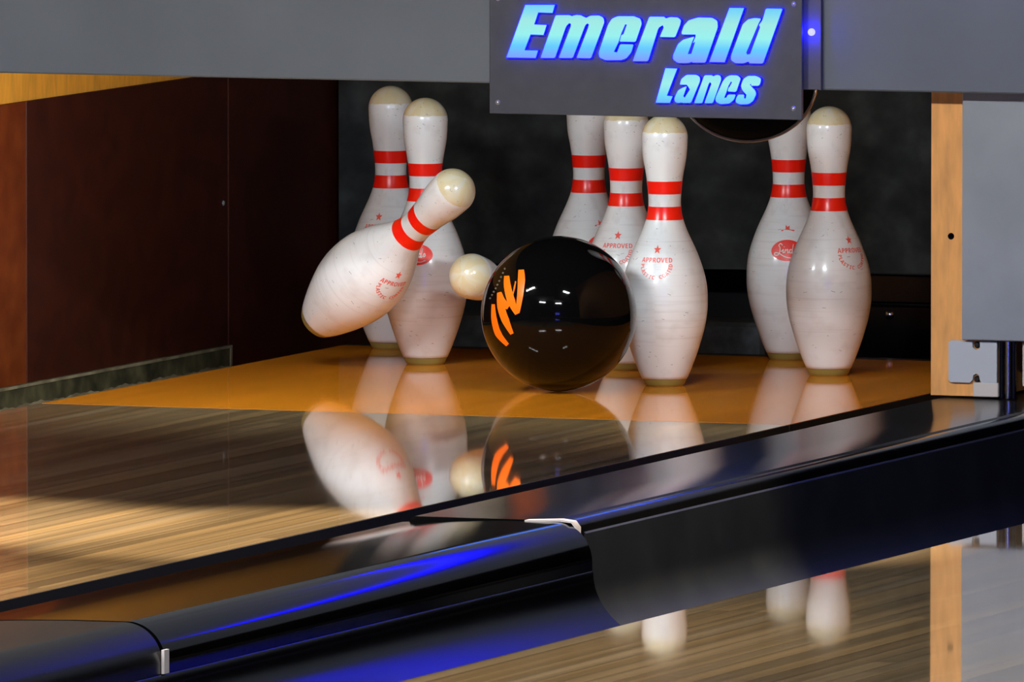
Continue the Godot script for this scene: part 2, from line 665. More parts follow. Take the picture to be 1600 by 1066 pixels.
func make_lanes() -> void:
	var st := begin()
	var o: MeshInstance3D
	for k in 2:
		var lane := thing("bowling_lane", ["glossy brown board lane in front of the standing pins", "glossy brown neighbouring lane in the lower right corner"][k], "lane", Vector3(PITCH * k, 0, 0))
		st = begin()
		slab(st, -HALF, HALF, 0.342, 18.7, 0.02)
		obj("surface", st, M.lane, lane)
		st = begin()
		span(st, Vector3(-0.45, -0.35, 0.36), Vector3(0.45, -0.02, 18.68))
		obj("foundation", st, M.rubber, lane)
		for s in [-1.0, 1.0]:
			st = begin()
			span(st, Vector3(s * (HALF + 0.0022), -0.022, 0.342), Vector3(s * (HALF + 0.0002), -0.0006, 18.7))
			obj("edge_strip", st, M.rubber, lane)
	# pin deck with a pale joint towards the lane and a dark tail plank
	var t := thing("pin_deck", "glossy orange wooden pin deck under the pins", "pin deck", Vector3.ZERO)
	st = begin()
	slab(st, -HALF, HALF, -0.83, 0.338, 0.02)
	obj("deck_board", st, M.deck, t)
	st = begin()
	span(st, Vector3(-0.45, -0.35, -0.82), Vector3(0.45, -0.02, 0.335))
	obj("foundation", st, M.rubber, t)
	for s in [-1.0, 1.0]:
		st = begin()
		span(st, Vector3(s * (HALF + 0.0022), -0.022, -0.868), Vector3(s * (HALF + 0.0002), -0.0006, 0.338))
		obj("edge_strip", st, M.rubber, t)
	st = begin()
	span(st, Vector3(-HALF, -0.05, 0.3385), Vector3(HALF, -0.0002, 0.3415))
	obj("joint_strip", st, mat(Color(0.85, 0.72, 0.45), 0.2), t)
	st = begin()
	span(st, Vector3(-HALF, -0.06, -0.868), Vector3(HALF, 0.0, -0.8305), 0.003)
	obj("tail_plank", st, M.black_satin, t)
	# gutters beside the lane with the pins
	var flat := PackedVector2Array([Vector2(-0.552, -0.03), Vector2(-0.556, -0.03), Vector2(-0.562, -0.088), Vector2(-0.80, -0.088), Vector2(-0.806, -0.075), Vector2(-0.812, -0.075), Vector2(-0.812, -0.096), Vector2(-0.552, -0.096)])
	st = begin()
	sweep_z(st, flat, -0.86, 18.6)
	o = obj("gutter", st, M.black_satin)
	tag(o, "black flat gutter between the far left kickback and the pin lane", "gutter")
	var flat_r := PackedVector2Array()
	for p in flat:
		flat_r.append(Vector2(-p.x, p.y))
	st = begin()
	sweep_z(st, flat_r, -0.86, 18.6)
	o = obj("gutter", st, M.black_satin)
	tag(o, "black gutter hidden between the pin lane and the raised divider", "gutter")
	# gutter of the neighbouring lane: flat-bottomed grey piece at the pins, round black piece before it
	var g1 := PackedVector2Array()
	g1.append(Vector2(1.0515, 0.046))
	g1.append(Vector2(1.054, 0.044))
	g1.append_array(arc(Vector2(1.132, -0.018), 0.072, 0.07, 180, 270, 12))
	g1.append(Vector2(1.32, -0.088))
	g1.append(Vector2(1.334, -0.03))
	g1.append(Vector2(1.340, -0.03))
	g1.append(Vector2(1.340, -0.1))
	g1.append(Vector2(1.0515, -0.1))
	st = begin()
	sweep_z(st, g1, -0.86, 2.54)
	o = obj("gutter", st, M.gutter_grey)
	tag(o, "dark grey gutter end piece beside the neighbouring lane, near the pins", "gutter")
	var g2 := PackedVector2Array()
	g2.append(Vector2(1.0745, 0.002))
	g2.append_array(arc(Vector2(1.207, 0.0), 0.131, 0.092, 180, 345, 30))
	g2.append(Vector2(1.340, -0.024))
	g2.append(Vector2(1.340, -0.125))
	g2.append(Vector2(1.0745, -0.125))
	st = begin()
	sweep_z(st, g2, 2.575, 18.6)
	o = obj("gutter", st, M.gutter_black)
	tag(o, "glossy black round gutter of the neighbouring lane, lit blue", "gutter")
	# the raised divider between the lanes
	var far_cap := PackedVector2Array([Vector2(0.83, -0.34), Vector2(0.83, 0.052), Vector2(0.832, 0.057), Vector2(0.838, 0.060), Vector2(1.014, 0.060), Vector2(1.018, 0.056), Vector2(1.027, 0.056), Vector2(1.031, 0.061), Vector2(1.040, 0.061), Vector2(1.046, 0.059), Vector2(1.050, 0.053), Vector2(1.050, -0.34)])
	st = begin()
	sweep_z(st, far_cap, 0.3, 2.555)
	t = thing("divider_capping", "flat satin black divider capping leading up to the wooden post", "capping", Vector3.ZERO)
	obj("cap", st, M.black_satin, t)
	st = begin()
	var lip := PackedVector2Array([Vector2(0.985, 0.0605), Vector2(1.03, 0.0625), Vector2(1.046, 0.0605), Vector2(1.0518, 0.053), Vector2(1.0518, 0.020), Vector2(1.0503, 0.020), Vector2(1.0503, 0.052), Vector2(1.045, 0.0585), Vector2(1.03, 0.060), Vector2(0.985, 0.0585)])
	sweep_z(st, lip, 2.552, 2.568)
	var lp := obj("worn_edge", st, M.white_plate, t)
	lp.set_meta("label", "pale worn edge at the joint")
	var near_cap := PackedVector2Array()
	near_cap.append(Vector2(0.822, -0.34))
	near_cap.append(Vector2(0.822, 0.048))
	near_cap.append_array(arc(Vector2(0.828, 0.048), 0.006, 0.006, 180, 95, 4))
	near_cap.append(Vector2(0.90, 0.0575))
	near_cap.append(Vector2(0.96, 0.0592))
	near_cap.append_array(arc(Vector2(1.027, 0.012), 0.046, 0.0475, 92, 0, 18))
	near_cap.append(Vector2(1.073, -0.34))
	st = begin()
	sweep_z(st, near_cap, 2.57, 3.975)
	o = obj("divider_capping", st, M.black_gloss)
	tag(o, "glossy rounded black divider capping with a bright blue streak", "capping")
	t = thing("divider_capping", "glossy rounded black divider capping at the lower left edge", "capping", Vector3.ZERO)
	st = begin()
	sweep_z(st, near_cap, 3.985, 18.6)
	obj("cap", st, M.black_dull, t)
	st = begin()
	sweep_z(st, PackedVector2Array([Vector2(1.0735, 0.030), Vector2(1.077, 0.030), Vector2(1.077, 0.003), Vector2(1.0735, 0.003)]), 3.975, 3.99)
	obj("joint_clip", st, M.white_plate, t)

# ---------------------------------------------------------------- pit and kickbacks

func make_pit() -> void:
	var st := begin()
	span(st, Vector3(-0.82, -0.35, -1.68), Vector3(0.82, -0.14, -0.872))
	struct("floor_pit", st, M.rubber, "black floor of the pit behind the pins")
	# hanging curtain with soft folds
	st = begin()
	var nx := 80
	var ny := 12
	for i in nx:
		for j in ny:
			var P: Array[Vector3] = []
			for e in [[0, 0], [1, 0], [1, 1], [0, 1]]:
				var x := lerpf(-0.81, 0.81, float(i + e[0]) / nx)
				var y := lerpf(0.075, 0.93, float(j + e[1]) / ny)
				P.append(Vector3(x, y, -1.51 + 0.006 * sin(x * 21.0 + 0.8 * sin(y * 5.0)) + 0.004 * sin(x * 47.0 + y * 3.0)))
			st.set_smooth_group(0)
			for k in [0, 2, 1, 0, 3, 2]:
				st.add_vertex(P[k])
	st.generate_normals()
	var back := begin()
	back.append_from(st.commit(), 0, Transform3D.IDENTITY)
	span(back, Vector3(-0.81, 0.075, -1.535), Vector3(0.81, 0.93, -1.525))
	var o := obj("pit_curtain", back, M.curtain)
	tag(o, "black mottled pit curtain hanging behind the pins", "curtain")
	# board below the curtain, with a bolt at the right
	var t := thing("bumper_board", "black bumper board under the curtain at the right, with a steel bolt", "board", Vector3(0, -0.14, -1.21))
	st = begin()
	span(st, Vector3(-0.02, 0.0, -0.03), Vector3(0.81, 0.19, 0.0), 0.003)
	span(st, Vector3(-0.02, 0.192, -0.034), Vector3(0.81, 0.235, -0.004), 0.003)
	obj("plank", st, M.black_satin, t)
	st = begin()
	lathe(st, [Vector2(0.0, 0.006), Vector2(0.004, 0.0055), Vector2(0.0068, 0.003), Vector2(0.0075, 0.0)], 16)
	var b := obj("bolt", st, M.chrome, t, Vector3(0.163, 0.176, 0.0))
	b.rotation.x = PI / 2
	st = begin()
	span(st, Vector3(-0.57, -0.14, -1.30), Vector3(-0.025, 0.020, -1.19), 0.006)
	o = obj("ball_ramp", st, M.pit_grey)
	tag(o, "grey worn ramp edge low behind the left pins", "ramp")
	# unseen cover added above the pit, so that only the pin lamp lights it
	st = begin()
	span(st, Vector3(-0.82, 0.95, -1.69), Vector3(0.82, 0.99, 0.57))
	struct("ceiling_pit_shade", st, M.dark_wall, "black cover added above the pins to keep the pit dark")

func make_kickbacks() -> void:
	# left side wall
	var t := thing("kickback", "tall wooden side wall left of the pins, covered with dark brown plates, the front one coloured lighter for the lamp glow", "side wall", Vector3.ZERO)
	var st := begin()
	span(st, Vector3(-0.93, -0.34, -1.69), Vector3(-0.824, 0.95, 0.545), 0.002)
	obj("board", st, M.amber_wood, t)
	st = begin()
	span(st, Vector3(-0.8238, -0.14, -1.0725), Vector3(-0.82, 0.379, -0.285), 0.001)
	obj("kick_plate", st, M.kick, t)
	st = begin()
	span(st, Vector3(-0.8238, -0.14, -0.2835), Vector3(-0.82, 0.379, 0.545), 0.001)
	obj("kick_plate", st, M.lit_brown_plate, t)  # lighter front plate stands in for lamp glow on the side wall
	st = begin()
	span(st, Vector3(-0.8238, -0.14, -1.69), Vector3(-0.82, 0.379, -1.0765), 0.001)
	obj("kick_plate", st, M.kick, t)
	st = begin()
	span(st, Vector3(-0.8195, -0.14, -1.072), Vector3(-0.8135, -0.023, 0.545), 0.0012)
	var rub := obj("rub_strip", st, M.worn_dark, t)
	st = begin()
	span(st, Vector3(-0.8134, -0.0275, -1.072), Vector3(-0.8125, -0.0235, 0.545))
	span(st, Vector3(-0.8134, -0.14, -1.0718), Vector3(-0.8125, -0.0275, -1.064))
	obj("worn_edge", st, M.worn, rub)
	st = begin()
	var low := PackedVector2Array()
	for k in 240:
		var z := lerpf(0.545, -1.064, k / 239.0)
		low.append(Vector2(z, -0.052 + 0.0012 * sin(z * 37.0) + 0.001 * sin(z * 97.0 + 1.0) + 0.0008 * sin(z * 231.0)))
	for k in 239:
		var p := low[k]
		var q := low[k + 1]
		quad(st, Vector3(-0.8128, p.y, p.x), Vector3(-0.8128, q.y, q.x), Vector3(-0.8128, -0.14, q.x), Vector3(-0.8128, -0.14, p.x), Vector3(1, 0, 0))
	obj("scuffed_patch", st, M.worn, rub)
	st = begin()
	lathe(st, [Vector2(0.0, 0.002), Vector2(0.003, 0.0015), Vector2(0.004, 0.0)], 12)
	var s := obj("screw", st, M.steel, t, Vector3(-0.82, 0.187, -1.055))
	s.rotation.z = -PI / 2
	# right side wall: its bare front edge shows as a post
	t = thing("kickback", "wooden side wall right of the pins, its pale bare edge like a post", "side wall", Vector3.ZERO)
	var edge := PackedVector2Array([Vector2(0.82, 0.0625), Vector2(0.91, 0.0625), Vector2(0.91, 0.95), Vector2(0.82, 0.95)])
	var c := CSGCombiner3D.new()
	c.name = "board"
	t.add_child(c)
	var bx := CSGBox3D.new()
	bx.name = "plank"
	bx.size = Vector3(0.089, 0.887, 2.234)
	bx.position = Vector3(0.8645, 0.506, -0.572)
	bx.material = M.wood
	c.add_child(bx)
	var hole := CSGCylinder3D.new()
	hole.name = "bore"
	hole.operation = CSGShape3D.OPERATION_SUBTRACTION
	hole.radius = 0.0045
	hole.height = 0.1
	hole.sides = 16
	hole.rotation.x = PI / 2
	hole.position = Vector3(0.848, 0.276, 0.53)
	hole.material = M.rubber
	c.add_child(hole)
	st = begin()
	span(st, Vector3(0.83, -0.34, -1.69), Vector3(0.91, 0.062, 0.298))
	obj("footing", st, M.black_matt, t)

func make_mask() -> void:
	var st := begin()
	span(st, Vector3(-3.0, 0.4715, 0.578), Vector3(9.6, 3.0, 0.60), 0.002)
	var o := obj("masking_panel", st, M.mask)
	tag(o, "wide grey masking panel across the top above the pins", "panel")
	st = begin()
	span(st, Vector3(0.205, 0.475, 0.556), Vector3(0.275, 0.95, 0.5775), 0.002)
	o = obj("mounting_post", st, M.rubber)
	tag(o, "black upright bar on the rear of the masking panel", "bar")
	# two short tube lamps behind the panel light the pins
	for s in [[-0.27, "left", -0.3], [0.47, "right", 0.05]]:
		var t := thing("pin_lamp", "short white tube lamp behind the masking panel, over the %s pins" % s[1], "lamp", Vector3(s[0], 0.585, 0.50), "tube lamps over the pins")
		st = begin()
		span(st, Vector3(-0.13, 0.018, -0.02), Vector3(0.13, 0.04, 0.02), 0.003)
		for e in [-0.12, 0.12]:
			span(st, Vector3(e - 0.006, 0.022, 0.018), Vector3(e + 0.006, 0.036, 0.0778))
		obj("housing", st, mat(Color(0.6, 0.6, 0.6), 0.5), t)
		st = begin()
		lathe(st, [Vector2(0.0, -0.11), Vector2(0.012, -0.11), Vector2(0.012, 0.11), Vector2(0.0, 0.11)], 20)
		var tb := obj("tube", st, emit(Color(1.0, 0.95, 0.86), 12.0), t, Vector3(0, 0.004, 0))
		tb.rotation.z = PI / 2
		area(t, "tube_light", Vector2(0.22, 0.03), Color(0.94, 0.975, 1.0), PIN_LAMP_ENERGY, Vector3(0, -0.010, -0.012), Vector3(s[2], -0.65, -0.8))
	# blue tube on the panel, above the picture
	var t := thing("blue_tube_lamp", "blue tube lamp on the masking panel above the sign", "lamp", Vector3(1.25, 0.93, 0.60))
	st = begin()
	span(st, Vector3(-0.72, -0.03, 0.0), Vector3(0.72, 0.03, 0.03), 0.004)
	obj("holder", st, M.rubber, t)
	st = begin()
	lathe(st, [Vector2(0.0, -0.7), Vector2(0.032, -0.7), Vector2(0.032, 0.7), Vector2(0.0, 0.7)], 20)
	var tube := obj("tube", st, emit(Color(0.03, 0.03, 1.0), 9.0), t, Vector3(0, 0, 0.064))
	tube.rotation.z = PI / 2
	area(t, "tube_light", Vector2(1.4, 0.04), Color(0.08, 0.07, 1.0), BLUE_TUBE_ENERGY, Vector3(0, 0, 0.10), Vector3(0, -0.3, 1))

# ---------------------------------------------------------------- the lit sign

const LETTERS := [
	["E", [-1686, 1478, -1260, 1486, -1295, 1369, -1500, 1372, -1555, 1216, -1377, 1213, -1425, 1070, -1610, 1073, -1693, 867, -1500, 868, -1535, 758, -1961, 756]],
	["m", [-1253, 1348, -1048, 1352, -1027, 1334, -972, 1355, -890, 1354, -822, 1313, -760, 1349, -630, 1355, -568, 1324, -554, 1260, -746, 769, -958, 769, -787, 1191, -774, 1237, -801, 1243, -828, 1214, -1006, 768, -1212, 764, -1034, 1206, -1033, 1238, -1068, 1238, -1102, 1192, -1260, 763, -1473, 759]],
	["e", [-507, 1229, -452, 1313, -370, 1350, -137, 1354, -42, 1321, -21, 1250, -110, 1001, -344, 1001, -314, 1101, -285, 1104, -230, 1237, -258, 1245, -319, 1103, -350, 1001, -427, 850, -379, 851, -333, 974, -137, 974, -171, 861, -240, 779, -315, 752, -541, 747, -630, 782, -641, 852]],
	["r", [82, 1352, 302, 1355, 312, 1329, 377, 1352, 490, 1348, 537, 1310, 524, 1248, 453, 1075, 227, 1074, 293, 1223, 261, 1243, 212, 1189, 68, 746, -158, 741]],
	["a", [574, 1240, 640, 1312, 771, 1353, 977, 1353, 1052, 1311, 1058, 1222, 884, 742, 687, 738, 697, 761, 650, 732, 490, 729, 419, 777, 419, 839, 490, 991, 565, 1054, 730, 1098, 681, 986, 625, 848, 672, 846, 741, 1027, 693, 989, 741, 1098, 762, 1116, 546, 1112, 537, 1142]],
	["l", [1220, 1490, 1432, 1491, 1156, 752, 931, 751]],
	["d", [1735, 1491, 1977, 1492, 1698, 745, 1493, 744, 1502, 773, 1427, 743, 1306, 741, 1240, 784, 1244, 855, 1408, 1273, 1483, 1341, 1576, 1361, 1675, 1354, 1623, 1259, 1455, 871, 1507, 860, 1658, 1242, 1632, 1259, 1688, 1331]],
	["L", [312, 665, 485, 663, 337, 294, 419, 290, 378, 192, 172, 191]],
	["a", [513, 439, 537, 523, 612, 583, 753, 585, 806, 554, 806, 493, 678, 198, 547, 195, 556, 213, 510, 191, 450, 202, 434, 255, 491, 371, 556, 408, 622, 431, 562, 275, 588, 267, 665, 389, 641, 395, 637, 441]],
	["n", [866, 582, 978, 584, 989, 562, 1034, 591, 1094, 581, 1109, 525, 988, 201, 862, 198, 971, 483, 950, 492, 931, 468, 838, 198, 716, 195]],
	["e", [1128, 508, 1175, 562, 1231, 589, 1334, 588, 1386, 548, 1319, 358, 1192, 362, 1210, 426, 1229, 430, 1263, 498, 1242, 506, 1205, 430, 1184, 362, 1143, 269, 1169, 270, 1199, 329, 1315, 331, 1287, 254, 1222, 200, 1091, 189, 1025, 223, 1021, 276]],
	["s", [1483, 585, 1596, 587, 1670, 554, 1667, 500, 1643, 447, 1521, 445, 1536, 489, 1517, 498, 1506, 462, 1587, 393, 1605, 340, 1559, 242, 1493, 197, 1372, 191, 1306, 219, 1312, 273, 1343, 331, 1437, 333, 1428, 275, 1450, 270, 1469, 320, 1399, 389, 1381, 451, 1418, 540]],
]

# rounds the corners of an outline by a fixed distance
func soften(p: PackedVector2Array, cut: float) -> PackedVector2Array:
	var out := PackedVector2Array()
	var n := p.size()
	for i in n:
		var a := p[i]
		var b := p[(i + 1) % n]
		var k := minf(cut / maxf(a.distance_to(b), 1e-6), 0.3)
		out.append(a.lerp(b, k))
		out.append(a.lerp(b, 1.0 - k))
	return out

func prism(st: SurfaceTool, p: PackedVector2Array, z0: float, z1: float, lo: float, hi: float) -> void:
	var idx := Geometry2D.triangulate_polygon(p)
	for e in [[z0, -1.0], [z1, 1.0]]:
		for k in range(0, idx.size(), 3):
			var q := [p[idx[k]], p[idx[k + 1]], p[idx[k + 2]]]
			var u := []
			for w in q:
				u.append(Vector2(0.5, 1.0 - (w.y - lo) / (hi - lo)))
			tri(st, Vector3(q[0].x, q[0].y, e[0]), Vector3(q[1].x, q[1].y, e[0]), Vector3(q[2].x, q[2].y, e[0]), Vector3(0, 0, e[1]), u[0], u[1], u[2])
	var sg := -1.0 if Geometry2D.is_polygon_clockwise(p) else 1.0
	for i in p.size():
		var a := p[i]
		var b := p[(i + 1) % p.size()]
		var n2 := Vector2(b.y - a.y, a.x - b.x).normalized() * sg
		var n := Vector3(n2.x, n2.y, 0)
		var ua := Vector2(0.5, 1.0 - (a.y - lo) / (hi - lo))
		var ub := Vector2(0.5, 1.0 - (b.y - lo) / (hi - lo))
		tri(st, Vector3(a.x, a.y, z0), Vector3(b.x, b.y, z0), Vector3(b.x, b.y, z1), n, ua, ub, ub)
		tri(st, Vector3(a.x, a.y, z0), Vector3(b.x, b.y, z1), Vector3(a.x, a.y, z1), n, ua, ub, ua)

func make_sign() -> void:
	var t := thing("lit_sign", "grey hanging sign reading Emerald Lanes in glowing blue-green letters", "sign", Vector3(0.4405, 0.432, 0.620))
	var st := begin()
	span(st, Vector3(-0.2225, 0.0, -0.006), Vector3(0.2225, 0.172, 0.0), 0.0008)
	obj("panel", st, M.sign, t)
	st = begin()
	span(st, Vector3(-0.20, 0.04, -0.0195), Vector3(0.245, 0.190, -0.0165), 0.0005)
	span(st, Vector3(0.244, 0.04, -0.0195), Vector3(0.2455, 0.190, -0.010))
	obj("back_box", st, mat(Color(0.30, 0.30, 0.34), 0.5), t)
	for s in [-1.0, 1.0]:
		for y in [0.012, 0.152]:
			st = begin()
			lathe(st, [Vector2(0.0, 0.0025), Vector2(0.002, 0.0022), Vector2(0.0036, 0.0), ], 16)
			var sc := obj("screw", st, mat(Color(0.75, 0.75, 0.78), 0.3, 0.6), t, Vector3(s * 0.2105, y + 0.003, 0.0))
			sc.rotation.x = PI / 2
	for x in [-0.17, 0.17]:
		st = begin()
		span(st, Vector3(x - 0.008, 0.08, -0.0165), Vector3(x + 0.008, 0.1, -0.006))
		obj("spacer", st, M.rubber, t)
	# a row of blue lights behind the panel, the last one shows at the right edge
	for y in [0.117]:
		st = begin()
		lathe(st, [Vector2(0.0, 0.006), Vector2(0.0035, 0.005), Vector2(0.005, 0.002), Vector2(0.005, 0.0)], 16)
		var l := obj("blue_light", st, emit(Color(0.45, 0.45, 1.0), 4.0), t, Vector3(0.2305, y, -0.0164))
		l.rotation.x = PI / 2
	var om := OmniLight3D.new()
	om.name = "blue_glow_light"
	om.light_color = Color(0.03, 0.03, 1.0)
	om.light_energy = 0.006
	om.light_size = 0.006
	om.omni_range = 20.0
	om.shadow_enabled = true
	t.add_child(om)
	om.position = Vector3(0.2305, 0.117, -0.006)
	# letters: a face that glows blue-green on a blue rim that stands off the panel
	var grad := [[[0.0, Color(0.12, 0.60, 0.95)], [0.3, Color(0.33, 0.80, 0.76)], [0.55, Color(0.29, 0.86, 0.84)], [0.75, Color(0.10, 0.58, 0.98)], [1.0, Color(0.20, 0.28, 1.0)]],
		[[0.0, Color(0.22, 0.72, 0.90)], [0.45, Color(0.33, 0.84, 0.82)], [0.8, Color(0.14, 0.66, 0.92)], [1.0, Color(0.14, 0.45, 1.0)]]]
	var faces: Array[StandardMaterial3D] = []
	for gr in grad:
		var img := Image.create(4, 128, false, Image.FORMAT_RGB8)
		for y in 128:
			var f := y / 127.0
			var c: Color = gr[-1][1]
			for k in gr.size() - 1:
				if f >= gr[k][0] and f <= gr[k + 1][0]:
					c = (gr[k][1] as Color).lerp(gr[k + 1][1], (f - gr[k][0]) / (gr[k + 1][0] - gr[k][0]))
			for x in 4:
				img.set_pixel(x, y, c.linear_to_srgb())
		var m := emit(Color.WHITE, 1.0)
		m.emission_texture = ImageTexture.create_from_image(img)
		m.emission_operator = BaseMaterial3D.EMISSION_OP_MULTIPLY
		faces.append(m)
	var rim_mat := emit(Color(0.003, 0.003, 1.0), 7.0)
	for i in LETTERS.size():
		var raw: Array = LETTERS[i][1]
		var p := PackedVector2Array()
		for k in range(0, raw.size(), 2):
			p.append(Vector2(raw[k], raw[k + 1]) * 0.0001)
		if not (LETTERS[i][0] in ["E", "l", "L"]):
			p = soften(soften(p, 0.0014), 0.0005)
		if Geometry2D.is_polygon_clockwise(p):
			p.reverse()
		var big := i < 7
		var lo := 0.0735 if big else 0.0185
		var hi := 0.1495 if big else 0.067
		var st2 := begin()
		for q in Geometry2D.offset_polygon(p, -0.0005, Geometry2D.JOIN_ROUND):
			if not Geometry2D.is_polygon_clockwise(q):
				prism(st2, q, 0.0062, 0.0075, lo, hi)
		var face := obj("letter", st2, faces[0 if big else 1], t)
		var st3 := begin()
		for q in Geometry2D.offset_polygon(p, 0.0006, Geometry2D.JOIN_ROUND):
			if not Geometry2D.is_polygon_clockwise(q):
				prism(st3, q, 0.003, 0.006, lo, hi)
		obj("glowing_rim", st3, rim_mat, face)
	for b in [[-0.02, 0.112, 0.38, 0.07], [0.09, 0.043, 0.15, 0.045]]:
		area(t, "letter_light", Vector2(b[2], b[3]), Color(0.12, 0.35, 1.0), 0.012, Vector3(b[0], b[1], 0.012), Vector3(0, 0, 1))

# ---------------------------------------------------------------- pins

const PROFILE := [[0.0, 1.016], [0.06, 1.09], [0.2, 1.165], [0.45, 1.275], [0.75, 1.414], [1.5, 1.70], [2.25, 1.953], [3.375, 2.255], [4.5, 2.383], [5.875, 2.282], [7.25, 1.852], [8.625, 1.236], [9.375, 0.983], [10.0, 0.899], [10.875, 0.935], [11.75, 1.047], [12.625, 1.203], [13.5, 1.262]]

func pin_radius(y: float) -> float:
	var h := y / INCH
	if h >= 13.5:
		return sqrt(maxf(1.273 * 1.273 - pow(h - 13.727, 2.0), 0.0)) * INCH
	var n := PROFILE.size()
	for i in n - 1:
		if h <= PROFILE[i + 1][0]:
			var x0: float = PROFILE[i][0]
			var x1: float = PROFILE[i + 1][0]
			var y0: float = PROFILE[i][1]
			var y1: float = PROFILE[i + 1][1]
			var m0: float = (y1 - y0) / (x1 - x0) if i == 0 else (y1 - PROFILE[i - 1][1]) / (x1 - PROFILE[i - 1][0])
			var m1: float = 0.04 if i + 2 >= n else (PROFILE[i + 2][1] - y0) / (PROFILE[i + 2][0] - x0)
			var d := x1 - x0
			var t := (h - x0) / d
			var t2 := t * t
			var t3 := t2 * t
			return ((2 * t3 - 3 * t2 + 1) * y0 + (t3 - 2 * t2 + t) * d * m0 + (-2 * t3 + 3 * t2) * y1 + (t3 - t2) * d * m1) * INCH
	return 0.0

func pin_profile(h0: float, h1: float, n: int, lift: float) -> Array:
	var out := []
	for k in n + 1:
		var h := lerpf(h0, h1, float(k) / n)
		out.append(Vector2(maxf(pin_radius(h * INCH) + lift, 0.0), h * INCH))
	return out

# flat triangles laid round the pin at height h0
func wrap_round(st: SurfaceTool, flat: PackedVector2Array, h0: float, lift: float) -> void:
	var r0 := pin_radius(h0)
	for k in range(0, flat.size(), 3):
		var P: Array[Vector3] = []
		var N: Array[Vector3] = []
		for e in 3:
			var q := flat[k + e]
			var h := h0 + q.y
			var a := q.x / r0
			var slope := (pin_radius(h + 0.001) - pin_radius(h - 0.001)) / 0.002
			var n := Vector3(sin(a), -slope, cos(a)).normalized()
			N.append(n)
			var r := pin_radius(h)
			P.append(Vector3(sin(a) * r, h, cos(a) * r) + n * lift)
		var mid := (N[0] + N[1] + N[2]).normalized()
		if (P[2] - P[0]).cross(P[1] - P[0]).dot(mid) < 0.0:
			var s := P[1]
			P[1] = P[2]
			P[2] = s
			s = N[1]
			N[1] = N[2]
			N[2] = s
		for e in 3:
			vert(st, P[e], N[e], Vector2.ZERO)

func ellipse_tris(rx: float, ry: float) -> PackedVector2Array:
	var out := PackedVector2Array()
	var rings := 5
	var seg := 36
	for i in rings:
		var r0 := float(i) / rings
		var r1 := float(i + 1) / rings
		for k in seg:
			var a0 := TAU * k / seg
			var a1 := TAU * (k + 1) / seg
			var p := [Vector2(cos(a0) * rx, sin(a0) * ry), Vector2(cos(a1) * rx, sin(a1) * ry)]
			for v in [p[0] * r1, p[1] * r1, p[0] * r0, p[1] * r1, p[1] * r0, p[0] * r0]:
				out.append(v)
	return out

func star_tris(r: float, at: Vector2) -> PackedVector2Array:
	var p := PackedVector2Array()
	for k in 10:
		var a := PI / 2 + TAU * k / 10
		p.append(at + Vector2(cos(a), sin(a)) * (r if k % 2 == 0 else r * 0.42))
	return poly_tris(p)

var pin_mesh := {}

